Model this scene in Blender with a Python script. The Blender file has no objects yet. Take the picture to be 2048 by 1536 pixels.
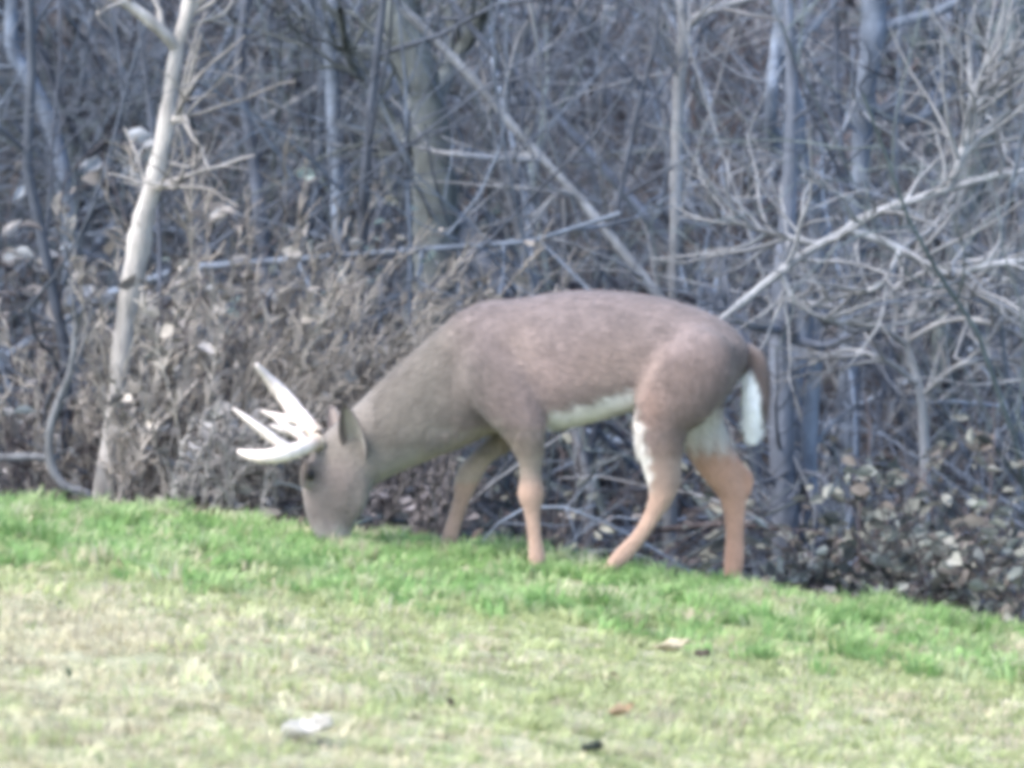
import bpy, math, random
import numpy as np
from mathutils import Vector

rng = np.random.default_rng(7)
random.seed(7)
SC = bpy.context.scene
COL = SC.collection

# ------------------------------------------------------------------ camera, sky, sun, exposure
FPX, CAM_Y, CAM_Z, PITCH = 9100.0, -14.0, 1.6, 0.0789
cam_data = bpy.data.cameras.new('camera')
cam = bpy.data.objects.new('camera', cam_data)
COL.objects.link(cam)
cam.location = (0, CAM_Y, CAM_Z)
cam.rotation_euler = (math.pi / 2 - PITCH, 0, 0)
cam_data.sensor_width = 36
cam_data.lens = 36 * FPX / 2048
cam_data.clip_end = 400
cam_data.dof.use_dof = True
cam_data.dof.focus_distance = 13.8
cam_data.dof.aperture_fstop = 3.4
SC.camera = cam

SUN_EL, SUN_AZ = math.radians(50), math.radians(238)      # azimuth measured clockwise from +Y
world = bpy.data.worlds.new('World')
SC.world = world
world.use_nodes = True
wn = world.node_tree
bg = wn.nodes['Background']
sky = wn.nodes.new('ShaderNodeTexSky')
sky.sky_type = 'NISHITA'
sky.sun_disc = False
sky.sun_elevation = SUN_EL
sky.sun_rotation = SUN_AZ
sky.air_density = 1.0
sky.dust_density = 1.5
sky.ozone_density = 1.0
wn.links.new(sky.outputs[0], bg.inputs['Color'])
bg.inputs['Strength'].default_value = 0.15
sun_data = bpy.data.lights.new('sun', 'SUN')
sun_data.energy = 1.5
sun_data.angle = math.radians(24)
sun_data.color = (1.0, 0.94, 0.86)
sun = bpy.data.objects.new('sun', sun_data)
COL.objects.link(sun)
sd = Vector((math.sin(SUN_AZ) * math.cos(SUN_EL), math.cos(SUN_AZ) * math.cos(SUN_EL), math.sin(SUN_EL)))
sun.rotation_euler = sd.to_track_quat('Z', 'Y').to_euler()
SC.view_settings.view_transform = 'Standard'
SC.view_settings.look = 'None'
SC.view_settings.gamma = 1
SC.view_settings.use_curve_mapping = False
SC.view_settings.exposure = 1.95
SC.render.engine = 'CYCLES'
SC.cycles.use_denoising = True
SC.cycles.max_bounces = 8
SC.cycles.diffuse_bounces = 5
SC.cycles.pixel_filter_type = 'BLACKMAN_HARRIS'
SC.cycles.filter_width = 5.8                              # a soft, strongly zoomed phone lens

# ------------------------------------------------------------------ helpers
CP, SP = math.cos(PITCH), math.sin(PITCH)


def at(px, py, y):
    """World point on the vertical plane Y = y that stands at pixel (px, py) of the 2048 x 1536 photograph."""
    u, v = px - 1024.0, py - 768.0
    d = np.array([u, FPX * CP - v * SP, -FPX * SP - v * CP])
    t = (y - CAM_Y) / d[1]
    return np.array([0, CAM_Y, CAM_Z]) + d * t


def to_px(p):
    p = np.atleast_2d(p)
    x, y, z = p[:, 0], p[:, 1] - CAM_Y, p[:, 2] - CAM_Z
    dep = y * CP - z * SP
    up = y * SP + z * CP
    return 1024 + FPX * x / dep, 768 - FPX * up / dep


def mpx(y):
    return (y - CAM_Y) / FPX


def set_props(o, label=None, cat=None, group=None, kind=None):
    if label: o['label'] = label
    if cat: o['category'] = cat
    if group: o['group'] = group
    if kind: o['kind'] = kind
    return o


def link(name, me, mat=None, parent=None, smooth=True):
    o = bpy.data.objects.new(name, me)
    COL.objects.link(o)
    if mat is not None and not me.materials:
        me.materials.append(mat)
    if parent is not None:
        o.parent = parent
    if smooth and len(me.polygons):
        me.polygons.foreach_set('use_smooth', np.ones(len(me.polygons), dtype=bool))
    return o


def empty(name, loc):
    o = bpy.data.objects.new(name, None)
    o.empty_display_size = 0.1
    o.location = loc
    COL.objects.link(o)
    return o


def np_mesh(name, verts, faces, cols=None):
    """faces: (n, k) array, all with the same number of corners."""
    verts = np.asarray(verts, np.float32); faces = np.asarray(faces, np.int32)
    me = bpy.data.meshes.new(name)
    me.vertices.add(len(verts)); me.vertices.foreach_set('co', verts.ravel())
    n, k = faces.shape
    me.loops.add(n * k); me.loops.foreach_set('vertex_index', faces.ravel())
    me.polygons.add(n)
    me.polygons.foreach_set('loop_start', np.arange(0, n * k, k, dtype=np.int32))
    if cols is not None:
        set_cols(me, cols)
    me.update(calc_edges=True)
    return me


def set_cols(me, cols):
    a = me.attributes.new('coat', 'FLOAT_COLOR', 'POINT')
    c = np.ones((len(me.vertices), 4), np.float32); c[:, :3] = cols
    a.data.foreach_set('color', c.ravel())


class Tubes:
    """Collects bundles of equally long polylines and turns them into one mesh of tapering tubes."""
    def __init__(self):
        self.v, self.f, self.c, self.n = [], [], [], 0

    def add(self, pts, rad, col, sides=5):
        pts = np.asarray(pts, float)
        if pts.ndim == 2:
            pts = pts[None]; rad = np.asarray(rad, float)[None]
        M, N, _ = pts.shape
        rad = np.broadcast_to(np.asarray(rad, float), (M, N))
        col = np.asarray(col, float)
        col = np.broadcast_to(col, (M, N, 3)) if col.ndim == 3 else np.broadcast_to(np.broadcast_to(col, (M, 3))[:, None], (M, N, 3))
        t = np.gradient(pts, axis=1)
        t /= np.linalg.norm(t, axis=2, keepdims=True) + 1e-9
        tm = t.mean(1)
        ref = np.zeros((M, 3)); ref[np.arange(M), np.argmin(np.abs(tm), axis=1)] = 1
        a = np.cross(t, ref[:, None, :]); a /= np.linalg.norm(a, axis=2, keepdims=True) + 1e-9
        b = np.cross(t, a)
        th = np.linspace(0, 2 * np.pi, sides, endpoint=False)
        ring = pts[:, :, None, :] + rad[:, :, None, None] * (np.cos(th)[None, None, :, None] * a[:, :, None, :] + np.sin(th)[None, None, :, None] * b[:, :, None, :])
        self.v.append(ring.reshape(-1, 3))
        self.c.append(np.repeat(col.reshape(-1, 3), sides, axis=0))
        i = np.arange(N - 1)[:, None] * sides; j = np.arange(sides)[None]; j2 = (j + 1) % sides
        q = np.stack([i + j, i + j2, i + sides + j2, i + sides + j], -1).reshape(-1, 4)
        q = (q[None] + (np.arange(M) * N * sides)[:, None, None]).reshape(-1, 4) + self.n
        self.f.append(q)
        self.n += M * N * sides

    def build(self, name, mat, parent=None, origin=None):
        v = np.concatenate(self.v)
        if origin is not None:
            v = v - np.asarray(origin)
        return link(name, np_mesh(name, v, np.concatenate(self.f), np.concatenate(self.c)), mat, parent)


def smooth_path(pts, n):
    """Catmull-Rom through control points -> n points."""
    p = np.asarray(pts, float)
    p = np.vstack([2 * p[0] - p[1], p, 2 * p[-1] - p[-2]])
    m = len(p) - 3
    s = np.linspace(0, m - 1e-6, n)
    i = s.astype(int); u = (s - i)[:, None]
    a, b, c, d = p[i], p[i + 1], p[i + 2], p[i + 3]
    return 0.5 * (2 * b + (c - a) * u + (2 * a - 5 * b + 4 * c - d) * u ** 2 + (3 * b - a - 3 * c + d) * u ** 3)


def norm(v):
    return v / (np.linalg.norm(v, axis=-1, keepdims=True) + 1e-9)


def grow(start, direc, length, n, wander=0.25, trop=(0, 0, 0)):
    """M random-walk polylines of n points."""
    M = len(start)
    p = np.array(start, float); d = norm(np.array(direc, float))
    out = [p.copy()]
    drift = rng.normal(0, wander * 0.5, (M, 3))
    for k in range(n - 1):
        d = norm(d + rng.normal(0, wander, (M, 3)) * 0.5 + drift / n * 3 + np.asarray(trop) / n)
        p = p + d * (np.asarray(length) / (n - 1))[:, None]
        out.append(p.copy())
    return np.stack(out, 1)


def sprout(pts, rad, k, t0, t1, ang, ratio, lengths):
    """k children for each polyline: start, direction, radius, length, parent index."""
    M, N, _ = pts.shape
    par = np.repeat(np.arange(M), k)
    t = rng.uniform(t0, t1, M * k)
    s = t * (N - 1); i = np.minimum(s.astype(int), N - 2); u = (s - i)[:, None]
    st = pts[par, i] * (1 - u) + pts[par, i + 1] * u
    tan = norm(pts[par, i + 1] - pts[par, i])
    r = norm(np.cross(tan, rng.normal(0, 1, (M * k, 3))))
    a = np.radians(rng.uniform(ang[0], ang[1], M * k))[:, None]
    d = tan * np.cos(a) + r * np.sin(a)
    rr = rad[par, i] * rng.uniform(0.35, 0.7, M * k)
    ln = np.asarray(lengths)[par] * rng.uniform(ratio[0], ratio[1], M * k) * (1.15 - 0.6 * t)
    return st, d, rr, ln, par


def taper(r0, n, end=0.35):
    return np.asarray(r0)[:, None] * np.linspace(1, end, n)[None]


# ------------------------------------------------------------------ materials
def mat_attr(name, rough=0.9, noise_scale=None, noise_amt=0.3, bump=0.0, bump_scale=40, translucent=0.0, stretch=(1, 1, 1), sheen=0.0):
    m = bpy.data.materials.new(name); m.use_nodes = True
    nt = m.node_tree; b = nt.nodes['Principled BSDF']
    b.inputs['Roughness'].default_value = rough
    b.inputs['Specular IOR Level'].default_value = 0.25
    if sheen:
        b.inputs['Sheen Weight'].default_value = sheen
        b.inputs['Sheen Roughness'].default_value = 0.6
    at_ = nt.nodes.new('ShaderNodeAttribute'); at_.attribute_name = 'coat'
    c = at_.outputs['Color']
    tc = nt.nodes.new('ShaderNodeTexCoord')
    mp = nt.nodes.new('ShaderNodeMapping'); mp.inputs['Scale'].default_value = stretch
    nt.links.new(tc.outputs['Object'], mp.inputs['Vector'])
    if noise_scale:
        nz = nt.nodes.new('ShaderNodeTexNoise'); nz.inputs['Scale'].default_value = noise_scale; nz.inputs['Detail'].default_value = 5
        nt.links.new(mp.outputs[0], nz.inputs['Vector'])
        mr = nt.nodes.new('ShaderNodeMapRange')
        mr.inputs['From Min'].default_value = 0.3; mr.inputs['From Max'].default_value = 0.7
        mr.inputs['To Min'].default_value = 1 - noise_amt; mr.inputs['To Max'].default_value = 1 + noise_amt
        nt.links.new(nz.outputs['Fac'], mr.inputs['Value'])
        mx = nt.nodes.new('ShaderNodeVectorMath'); mx.operation = 'SCALE'
        nt.links.new(c, mx.inputs[0]); nt.links.new(mr.outputs[0], mx.inputs['Scale'])
        c = mx.outputs[0]
    nt.links.new(c, b.inputs['Base Color'])
    if bump:
        n2 = nt.nodes.new('ShaderNodeTexNoise'); n2.inputs['Scale'].default_value = bump_scale; n2.inputs['Detail'].default_value = 6
        nt.links.new(mp.outputs[0], n2.inputs['Vector'])
        bp = nt.nodes.new('ShaderNodeBump'); bp.inputs['Strength'].default_value = bump; bp.inputs['Distance'].default_value = 0.01
        nt.links.new(n2.outputs['Fac'], bp.inputs['Height']); nt.links.new(bp.outputs[0], b.inputs['Normal'])
    if translucent:
        tr = nt.nodes.new('ShaderNodeBsdfTranslucent'); nt.links.new(c, tr.inputs['Color'])
        ms = nt.nodes.new('ShaderNodeMixShader'); ms.inputs[0].default_value = translucent
        nt.links.new(b.outputs[0], ms.inputs[1]); nt.links.new(tr.outputs[0], ms.inputs[2])
        nt.links.new(ms.outputs[0], nt.nodes['Material Output'].inputs['Surface'])
    return m


M_BARK = mat_attr('bark', 0.9, 14, 0.5, 0.8, 50, stretch=(1, 1, 0.35))
M_TWIG = mat_attr('twig_bark', 0.85, 9, 0.35)
M_GRASS = mat_attr('grass_blade', 0.7, translucent=0.45)
M_LEAF = mat_attr('dead_leaf', 0.75, 35, 0.25, translucent=0.25)
M_COAT = mat_attr('deer_coat', 0.95, 18, 0.15, 0.35, 90, stretch=(0.45, 1, 1), sheen=0.25)
M_HAIR = mat_attr('deer_hair', 0.9, 14, 0.12, sheen=0.2)
M_ANTLER = mat_attr('antler_bone', 0.5, 30, 0.1, 0.3, 50)
M_HORN = mat_attr('dark_horn', 0.4)


def ground_mat(name, c0, c1, c2, scale):
    m = bpy.data.materials.new(name); m.use_nodes = True
    nt = m.node_tree; b = nt.nodes['Principled BSDF']; b.inputs['Roughness'].default_value = 1.0
    tc = nt.nodes.new('ShaderNodeTexCoord')
    n1 = nt.nodes.new('ShaderNodeTexNoise'); n1.inputs['Scale'].default_value = scale; n1.inputs['Detail'].default_value = 8
    n2 = nt.nodes.new('ShaderNodeTexNoise'); n2.inputs['Scale'].default_value = scale * 9; n2.inputs['Detail'].default_value = 6
    nt.links.new(tc.outputs['Object'], n1.inputs['Vector']); nt.links.new(tc.outputs['Object'], n2.inputs['Vector'])
    md = nt.nodes.new('ShaderNodeMath'); md.operation = 'MULTIPLY_ADD'; md.inputs[1].default_value = 0.5; 
    nt.links.new(n2.outputs['Fac'], md.inputs[0])
    h = nt.nodes.new('ShaderNodeMath'); h.operation = 'MULTIPLY'; h.inputs[1].default_value = 0.5
    nt.links.new(n1.outputs['Fac'], h.inputs[0]); nt.links.new(h.outputs[0], md.inputs[2])
    r = nt.nodes.new('ShaderNodeValToRGB')
    e = r.color_ramp.elements
    e[0].position = 0.36; e[0].color = (*c0, 1); e[1].position = 0.64; e[1].color = (*c2, 1)
    k = e.new(0.5); k.color = (*c1, 1)
    nt.links.new(md.outputs[0], r.inputs['Fac']); nt.links.new(r.outputs['Color'], b.inputs['Base Color'])
    bp = nt.nodes.new('ShaderNodeBump'); bp.inputs['Strength'].default_value = 0.8; bp.inputs['Distance'].default_value = 0.03
    nt.links.new(md.outputs[0], bp.inputs['Height']); nt.links.new(bp.outputs[0], b.inputs['Normal'])
    return m


M_LAWN = ground_mat('lawn_soil', (0.16, 0.17, 0.085), (0.26, 0.26, 0.16), (0.36, 0.34, 0.23), 3.0)
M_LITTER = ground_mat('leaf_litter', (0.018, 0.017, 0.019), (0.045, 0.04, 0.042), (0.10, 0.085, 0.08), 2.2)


# ------------------------------------------------------------------ terrain
def sstep(a, b, x):
    t = np.clip((np.asarray(x, float) - a) / (b - a), 0, 1)
    return t * t * (3 - 2 * t)


def edge_y(x):
    return 0.34 - 0.28 * np.clip(x, -6, 6)


def wob(x, y, s=1.0):
    return (np.sin(x * 2.1 * s + 1.3) * np.cos(y * 1.7 * s + 0.4) + 0.6 * np.sin(x * 4.7 * s + y * 3.1 * s) + 0.4 * np.cos(y * 6.3 * s - x * 2.9 * s)) / 2


def lawn_z(x, y):
    xc = np.clip(x, -2.4, 2.4)
    return -0.055 - 0.095 * xc - 0.02 * xc ** 2 - 0.018 * np.exp(-((xc - 0.3) / 0.8) ** 2) + 0.010 * wob(x, y) - 0.05 * (np.asarray(x) - xc)


def land_z(x, y):
    s = y - edge_y(x)                                      # metres past the lawn's edge
    z = lawn_z(x, y) - 0.04 * sstep(-0.5, 0.1, s)
    z = z - 0.55 * sstep(0.0, 1.5, s)
    z = z + 1.0 * sstep(2.5, 8, s) + 0.30 * np.maximum(s - 6, 0)
    return z + 0.06 * wob(x, y, 1.3) * sstep(0.2, 1.5, s) + 0.25 * wob(x * 0.3, y * 0.3) * sstep(3, 8, s)


def grid_mesh(name, xs, ys, fz):
    X, Y = np.meshgrid(xs, ys)
    Z = fz(X, Y)
    v = np.stack([X, Y, Z], -1).reshape(-1, 3)
    nx, ny = len(xs), len(ys)
    i = (np.arange(ny - 1)[:, None] * nx + np.arange(nx - 1)[None]).ravel()
    return np_mesh(name, v, np.stack([i, i + 1, i + 1 + nx, i + nx], -1))


def graded(lo, hi, core, step, far):
    a = np.arange(-core, core + 1e-6, step)
    return np.concatenate([np.linspace(lo, -core, far)[:-1], a, np.linspace(core, hi, far)[1:]])


xs = graded(-45, 45, 5, 0.12, 14)
uu = np.linspace(0, 1, 90)
# lawn: rows measured from its edge, so its border follows the edge
Xl, Ul = np.meshgrid(xs, np.concatenate([np.linspace(-30, -7, 12)[:-1], np.linspace(-7, 0.12, 70)]))
Yl = edge_y(Xl) + Ul
Zl = lawn_z(Xl, Yl) - 0.05 * sstep(-0.15, 0.12, Ul) * (Ul > -0.15)
nx, ny = Xl.shape[1], Xl.shape[0]
ii = (np.arange(ny - 1)[:, None] * nx + np.arange(nx - 1)[None]).ravel()
lawn = link('lawn', np_mesh('lawn', np.stack([Xl, Yl, Zl], -1).reshape(-1, 3), np.stack([ii, ii + 1, ii + 1 + nx, ii + nx], -1)), M_LAWN)
set_props(lawn, kind='structure')
Xb, Ub = np.meshgrid(xs, np.concatenate([np.linspace(-0.05, 9, 90), np.linspace(9, 45, 25)[1:]]))
Yb = edge_y(Xb) + Ub
Zb = land_z(Xb, Yb)
nx, ny = Xb.shape[1], Xb.shape[0]
ii = (np.arange(ny - 1)[:, None] * nx + np.arange(nx - 1)[None]).ravel()
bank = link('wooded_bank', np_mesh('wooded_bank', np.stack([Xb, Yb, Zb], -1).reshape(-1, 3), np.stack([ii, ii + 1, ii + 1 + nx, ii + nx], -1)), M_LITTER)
set_props(bank, kind='structure')


# ------------------------------------------------------------------ named trees in front of the thicket
PALE = np.array([0.255, 0.26, 0.275])
BLUE = np.array([0.172, 0.205, 0.262])
GREY = np.array([0.094, 0.106, 0.134])
MOSS = np.array([0.12, 0.145, 0.15])
BROWN = np.array([0.085, 0.07, 0.072])
DARK = np.array([0.030, 0.030, 0.038])


def px_path(ctrl, n, y0, y1=None):
    y1 = y0 if y1 is None else y1
    pts = [at(p[0], p[1], y0 + (y1 - y0) * k / max(1, len(ctrl) - 1)) for k, p in enumerate(ctrl)]
    return smooth_path(pts, n)


def px_rad(ctrl, n, y):
    w = np.array([p[2] for p in ctrl], float) * 0.5 * mpx(y)
    return np.interp(np.linspace(0, len(w) - 1, n), np.arange(len(w)), w)


def lumpy(r, amt=0.12):
    return r * (1 + amt * rng.normal(0, 1, r.shape))


def tree(name, label, cat, ctrl, y, col, branches=(), n=26, y1=None, twigs=0, twig_len=0.6, twig_col=None, to_ground=True, lump=0.06, up=0.0, group=None, sides=10):
    """ctrl: (px, py, width px) from the foot up. branches: lists of (px, py, width px[, depth])."""
    pts = px_path(ctrl, n, y, y1)
    rad = lumpy(px_rad(ctrl, n, y), lump)
    if to_ground:
        g = float(land_z(pts[0, 0], pts[0, 1])) - 0.05
        if pts[0, 2] > g + 0.02:
            foot = np.array([pts[0, 0] - (pts[2, 0] - pts[0, 0]) * 0.5, pts[0, 1], g])
            pts = np.vstack([smooth_path([foot, foot * 0.5 + pts[0] * 0.5, pts[0]], 6)[:-1], pts])
            rad = np.concatenate([np.linspace(rad[0] * 1.25, rad[0], 5), rad])
    root = empty(name, pts[0])
    set_props(root, label, cat, group)
    t = Tubes(); t.add(pts, rad, col, sides)
    t.build('trunk', M_BARK, root, pts[0])
    allp, allr = [pts], [rad]
    for br in branches:
        yb = [b[3] if len(b) > 3 else y for b in br]
        bp = smooth_path([at(b[0], b[1], yy) for b, yy in zip(br, yb)], 16)
        brd = np.interp(np.linspace(0, len(br) - 1, 16), np.arange(len(br)), [b[2] * 0.5 * mpx(yy) for b, yy in zip(br, yb)])
        brd = lumpy(brd, 0.05)
        t = Tubes(); t.add(bp, brd, col * rng.uniform(0.92, 1.08), 8)
        t.build('branch', M_BARK, root, pts[0])
        allp.append(bp); allr.append(brd)
    if twigs:
        tc = col * 0.85 if twig_col is None else twig_col
        tw = Tubes()
        for p, r in zip(allp, allr):
            st, d, rr, ln, _ = sprout(p[None], r[None], twigs, 0.12, 0.98, (30, 75), (0.7, 1.3), [twig_len])
            rr = np.minimum(rr, 0.007) + 0.0015
            d = d + np.array([0, 0, 0.25 + up])
            g = grow(st, d, ln, 7, 0.3, (0, 0, 0.25 + up))
            c = tc[None] * rng.uniform(0.7, 1.25, (len(g), 1))
            tw.add(g, taper(rr, 7), c, 4)
            st, d, r2, l2, par = sprout(g, taper(rr, 7), 4, 0.2, 0.95, (25, 60), (0.35, 0.6), ln)
            g2 = grow(st, d, l2, 5, 0.3, (0, 0, 0.2))
            tw.add(g2, taper(np.maximum(r2, 0.0015), 5), c[par], 3)
        o = tw.build('twigs', M_TWIG, root, pts[0]); o['kind'] = 'stuff'
    return root


tree('pale_sapling', 'pale crooked sapling trunk with knots rising at the lawn edge beside the dry weeds', 'tree',
     [(208, 985, 46), (220, 890, 38), (238, 760, 38), (252, 640, 42), (266, 560, 46), (278, 490, 50), (288, 430, 46), (306, 370, 42), (328, 270, 34), (338, 200, 32), (350, 120, 28), (364, 60, 30), (380, 0, 28), (400, -150, 28), (420, -420, 20), (470, -800, 12)],
     1.3, np.array([0.33, 0.31, 0.295]),
     [[(352, 95, 26), (320, 60, 24, 1.25), (250, 5, 22, 1.2), (120, -60, 16, 1.1), (-60, -160, 8, 1.0)],
      [(366, 50, 18), (385, 20, 16), (415, -30, 13), (520, -200, 7)],
      [(345, 240, 20), (362, 236, 14, 1.25), (372, 234, 8, 1.22)],
      [(300, 375, 20), (335, 372, 13, 1.25), (345, 370, 8, 1.22)]], n=44, twigs=7, twig_len=0.45, lump=0.09)
tree('bent_sapling', 'thin pale bent sapling curving low beside the foot of the crooked sapling', 'shrub',
     [(175, 985, 16), (130, 972, 18), (103, 930, 20), (98, 870, 18), (118, 800, 15), (142, 735, 12), (150, 640, 8), (140, 560, 5)], 1.0, PALE * 0.52, twigs=5, twig_len=0.3)
tree('mossy_trunk', 'thick blue grey mossy trunk standing behind the neck of the deer', 'tree',
     [(850, 860, 110), (858, 660, 100), (868, 540, 92), (872, 430, 88), (866, 320, 84), (852, 220, 80), (830, 130, 78), (800, 40, 74), (770, -80, 66), (740, -300, 50), (720, -700, 30)], 2.5, np.array([0.115, 0.128, 0.128]),
     [[(850, 220, 44), (905, 130, 36, 3.0), (960, 40, 30, 2.9), (1020, -80, 24)], [(830, 300, 26), (760, 210, 20, 3.0), (700, 120, 18, 2.9), (680, 20, 14)]], n=36, twigs=16, twig_len=0.7, lump=0.05)
tree('slim_forked_trunk', 'slim blue grey trunk forked near its top beyond the dry weeds', 'tree',
     [(690, 640, 34), (682, 480, 32), (672, 340, 30), (668, 230, 30), (662, 120, 28), (655, 60, 26), (672, -10, 22), (690, -200, 16), (700, -600, 8)], 3.0, BLUE * 0.85,
     [[(655, 62, 24), (635, 30, 22), (612, 0, 20), (560, -90, 14), (500, -300, 8)]], twigs=8, twig_len=0.6)
tree('leaning_pole', 'long slender leaning pole slanting down across the thicket behind the back of the deer', 'tree',
     [(1330, 610, 22), (1290, 560, 21), (1220, 472, 21), (1160, 400, 20), (1100, 335, 19), (1040, 270, 19), (985, 205, 18), (920, 130, 18), (860, 70, 17), (800, 10, 16), (700, -100, 12), (560, -300, 7)], 2.2, PALE * 0.9,
     [[(1140, 375, 10), (1100, 400, 9), (1060, 440, 6)], [(1085, 320, 12), (1000, 318, 14, 2.1), (905, 308, 12, 2.0), (850, 300, 6)]], twigs=6, twig_len=0.5, n=30)
tree('leaning_pole', 'darker leaning pole running just above and beside the long slender pale one', 'tree',
     [(1500, 700, 24), (1400, 560, 22), (1290, 430, 20), (1190, 320, 18), (1090, 210, 17), (1000, 120, 16), (930, 40, 14), (850, -60, 12), (700, -250, 7)], 2.9, GREY * 1.25, twigs=7, twig_len=0.5, n=28)
tree('straight_sapling', 'straight pale sapling with a side branch bending right above the back of the deer', 'tree',
     [(1345, 640, 20), (1350, 480, 22), (1352, 340, 22), (1356, 220, 24), (1362, 120, 25), (1366, 70, 24), (1362, 0, 20), (1345, -120, 16), (1330, -500, 8)], 2.4, PALE * 0.88,
     [[(1366, 75, 22), (1385, 42, 20), (1430, 18, 18), (1490, 0, 16), (1580, -40, 12), (1750, -200, 6)]], twigs=9, twig_len=0.5)
tree('twin_trunk', 'slender blue grey trunk splitting into a twisted fork over the rump of the deer', 'tree',
     [(1590, 760, 36), (1620, 600, 38), (1640, 480, 40), (1622, 390, 38), (1600, 300, 36), (1590, 210, 34), (1570, 120, 32), (1560, 0, 30), (1550, -200, 22), (1540, -600, 10)], 3.0, BLUE * 0.85,
     [[(1600, 310, 26), (1550, 300, 24, 2.9), (1542, 200, 26, 2.8), (1552, 90, 24), (1556, -20, 22), (1500, -300, 12)]], n=32, twigs=9, twig_len=0.6)
tree('grey_trunk', 'grey upright trunk standing just beyond the white tail of the deer', 'tree',
     [(1572, 1190, 66), (1572, 1080, 58), (1566, 960, 56), (1562, 850, 54), (1560, 740, 50), (1562, 620, 44), (1572, 480, 38), (1580, 340, 32), (1584, 180, 26), (1575, 0, 20), (1560, -300, 10)], 1.9, GREY * 1.3,
     [[(1562, 660, 20), (1520, 655, 20, 1.4), (1480, 640, 15, 1.3), (1440, 600, 10, 1.3)], [(1568, 665, 24), (1605, 685, 22), (1650, 690, 18), (1720, 670, 12), (1830, 660, 7)],
      [(1570, 900, 30), (1610, 960, 24), (1650, 1060, 20), (1690, 1130, 16)]], twigs=8, twig_len=0.5)
tree('slender_sapling', 'short pale upright sapling rising from a side branch right of the grey trunk', 'shrub',
     [(1625, 1150, 34), (1622, 1000, 34), (1618, 880, 34), (1626, 780, 34), (1632, 720, 30), (1640, 660, 24), (1665, 560, 14)], 2.0, BLUE * 1.1, twigs=9, twig_len=0.5)
tree('arching_shrub', 'pale arching shrub whose forked branches spread wide to the right of the deer', 'shrub',
     [(1440, 640, 13), (1500, 592, 16), (1560, 545, 18), (1620, 500, 18), (1690, 464, 19), (1720, 440, 19), (1790, 412, 18), (1860, 390, 17), (1910, 374, 16), (1980, 355, 14), (2060, 338, 12), (2250, 300, 7)], 1.1, PALE * 0.92,
     [[(1690, 458, 20), (1760, 480, 19), (1830, 515, 19), (1900, 548, 18), (1980, 530, 15, 1.0), (2060, 520, 12, 1.0)],
      [(1900, 374, 20), (1920, 320, 19), (1938, 260, 18), (1945, 210, 16), (1942, 150, 14), (1935, 60, 8)],
      [(1942, 225, 16), (1985, 180, 15), (2050, 148, 13), (2160, 80, 7)],
      [(1915, 325, 13), (1970, 265, 13), (2050, 190, 11), (2130, 120, 7)],
      [(1900, 548, 15), (1960, 590, 15), (2060, 640, 12), (2160, 690, 7)],
      [(1640, 490, 14), (1560, 470, 13), (1490, 450, 10), (1440, 430, 6)],
      [(1800, 500, 11), (1760, 570, 11, 1.0), (1690, 590, 9), (1600, 620, 6)],
      [(1560, 540, 13), (1590, 600, 13), (1660, 640, 11), (1780, 650, 8), (1900, 620, 6)]],
     n=30, twigs=13, twig_len=0.45, to_ground=False, lump=0.1)
tree('spray_shrub', 'low shrub of level arching pale sprays at the right beneath the forked branches', 'shrub',
     [(1850, 900, 22), (1840, 780, 20), (1815, 690, 18), (1830, 620, 16), (1900, 580, 14), (2000, 560, 12), (2120, 570, 7)], 1.6, PALE * 0.95,
     [[(1815, 690, 14), (1740, 640, 13, 1.5), (1640, 610, 11, 1.4), (1560, 600, 7)], [(1818, 680, 14), (1900, 640, 13, 1.5), (1990, 650, 11, 1.4), (2100, 700, 7)],
      [(1825, 640, 13), (1780, 590, 12, 1.6), (1860, 540, 11, 1.5), (1980, 520, 10, 1.4), (2120, 540, 6)], [(1845, 790, 13), (1920, 730, 12, 1.5), (2010, 720, 10), (2110, 740, 6)],
      [(1840, 770, 12), (1770, 720, 11, 1.5), (1690, 700, 9), (1620, 730, 6)]], twigs=8, twig_len=0.4)
tree('broad_trunk', 'broad pale trunk cut by the upper edge with a bough reaching right', 'tree',
     [(1700, 620, 44), (1715, 460, 42), (1722, 330, 40), (1730, 200, 40), (1742, 110, 46), (1748, 50, 50), (1746, -20, 50), (1740, -300, 40), (1730, -700, 24)], 3.6, BLUE * 0.8,
     [[(1748, 70, 26), (1790, 48, 24), (1850, 32, 22), (1905, 8, 20), (2000, -60, 14), (2150, -220, 7)],
      [(1730, 200, 18), (1790, 240, 17), (1850, 232, 14), (1900, 190, 9)]], n=28, twigs=10, twig_len=0.6)
tree('bent_tree', 'blue grey bent trunk at the far left of the thicket', 'tree',
     [(140, 420, 34), (105, 260, 32), (60, 160, 34), (28, 110, 30), (22, 40, 28), (25, -30, 26), (60, -300, 18), (90, -600, 9)], 4.2, BLUE * 0.8, twigs=10, twig_len=0.6)
tree('young_tree', 'slim dark young tree in the thicket between the sapling and the forked trunk', 'tree',
     [(540, 620, 26), (520, 430, 24), (500, 280, 24), (480, 150, 22), (490, 20, 20), (520, -150, 14), (540, -500, 8)], 3.4, GREY, twigs=10, twig_len=0.7)
tree('right_edge_trunk', 'thick pale leaning trunk at the far upper right of the thicket', 'tree',
     [(1890, 640, 60), (1930, 420, 62), (1965, 240, 64), (2000, 110, 66), (2035, 0, 64), (2080, -160, 50), (2140, -600, 26)], 4.6, MOSS * 1.05,
     [[(2000, 110, 30), (1940, 80, 26), (1850, 90, 22), (1770, 60, 12)]], twigs=10, twig_len=0.7)


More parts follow.
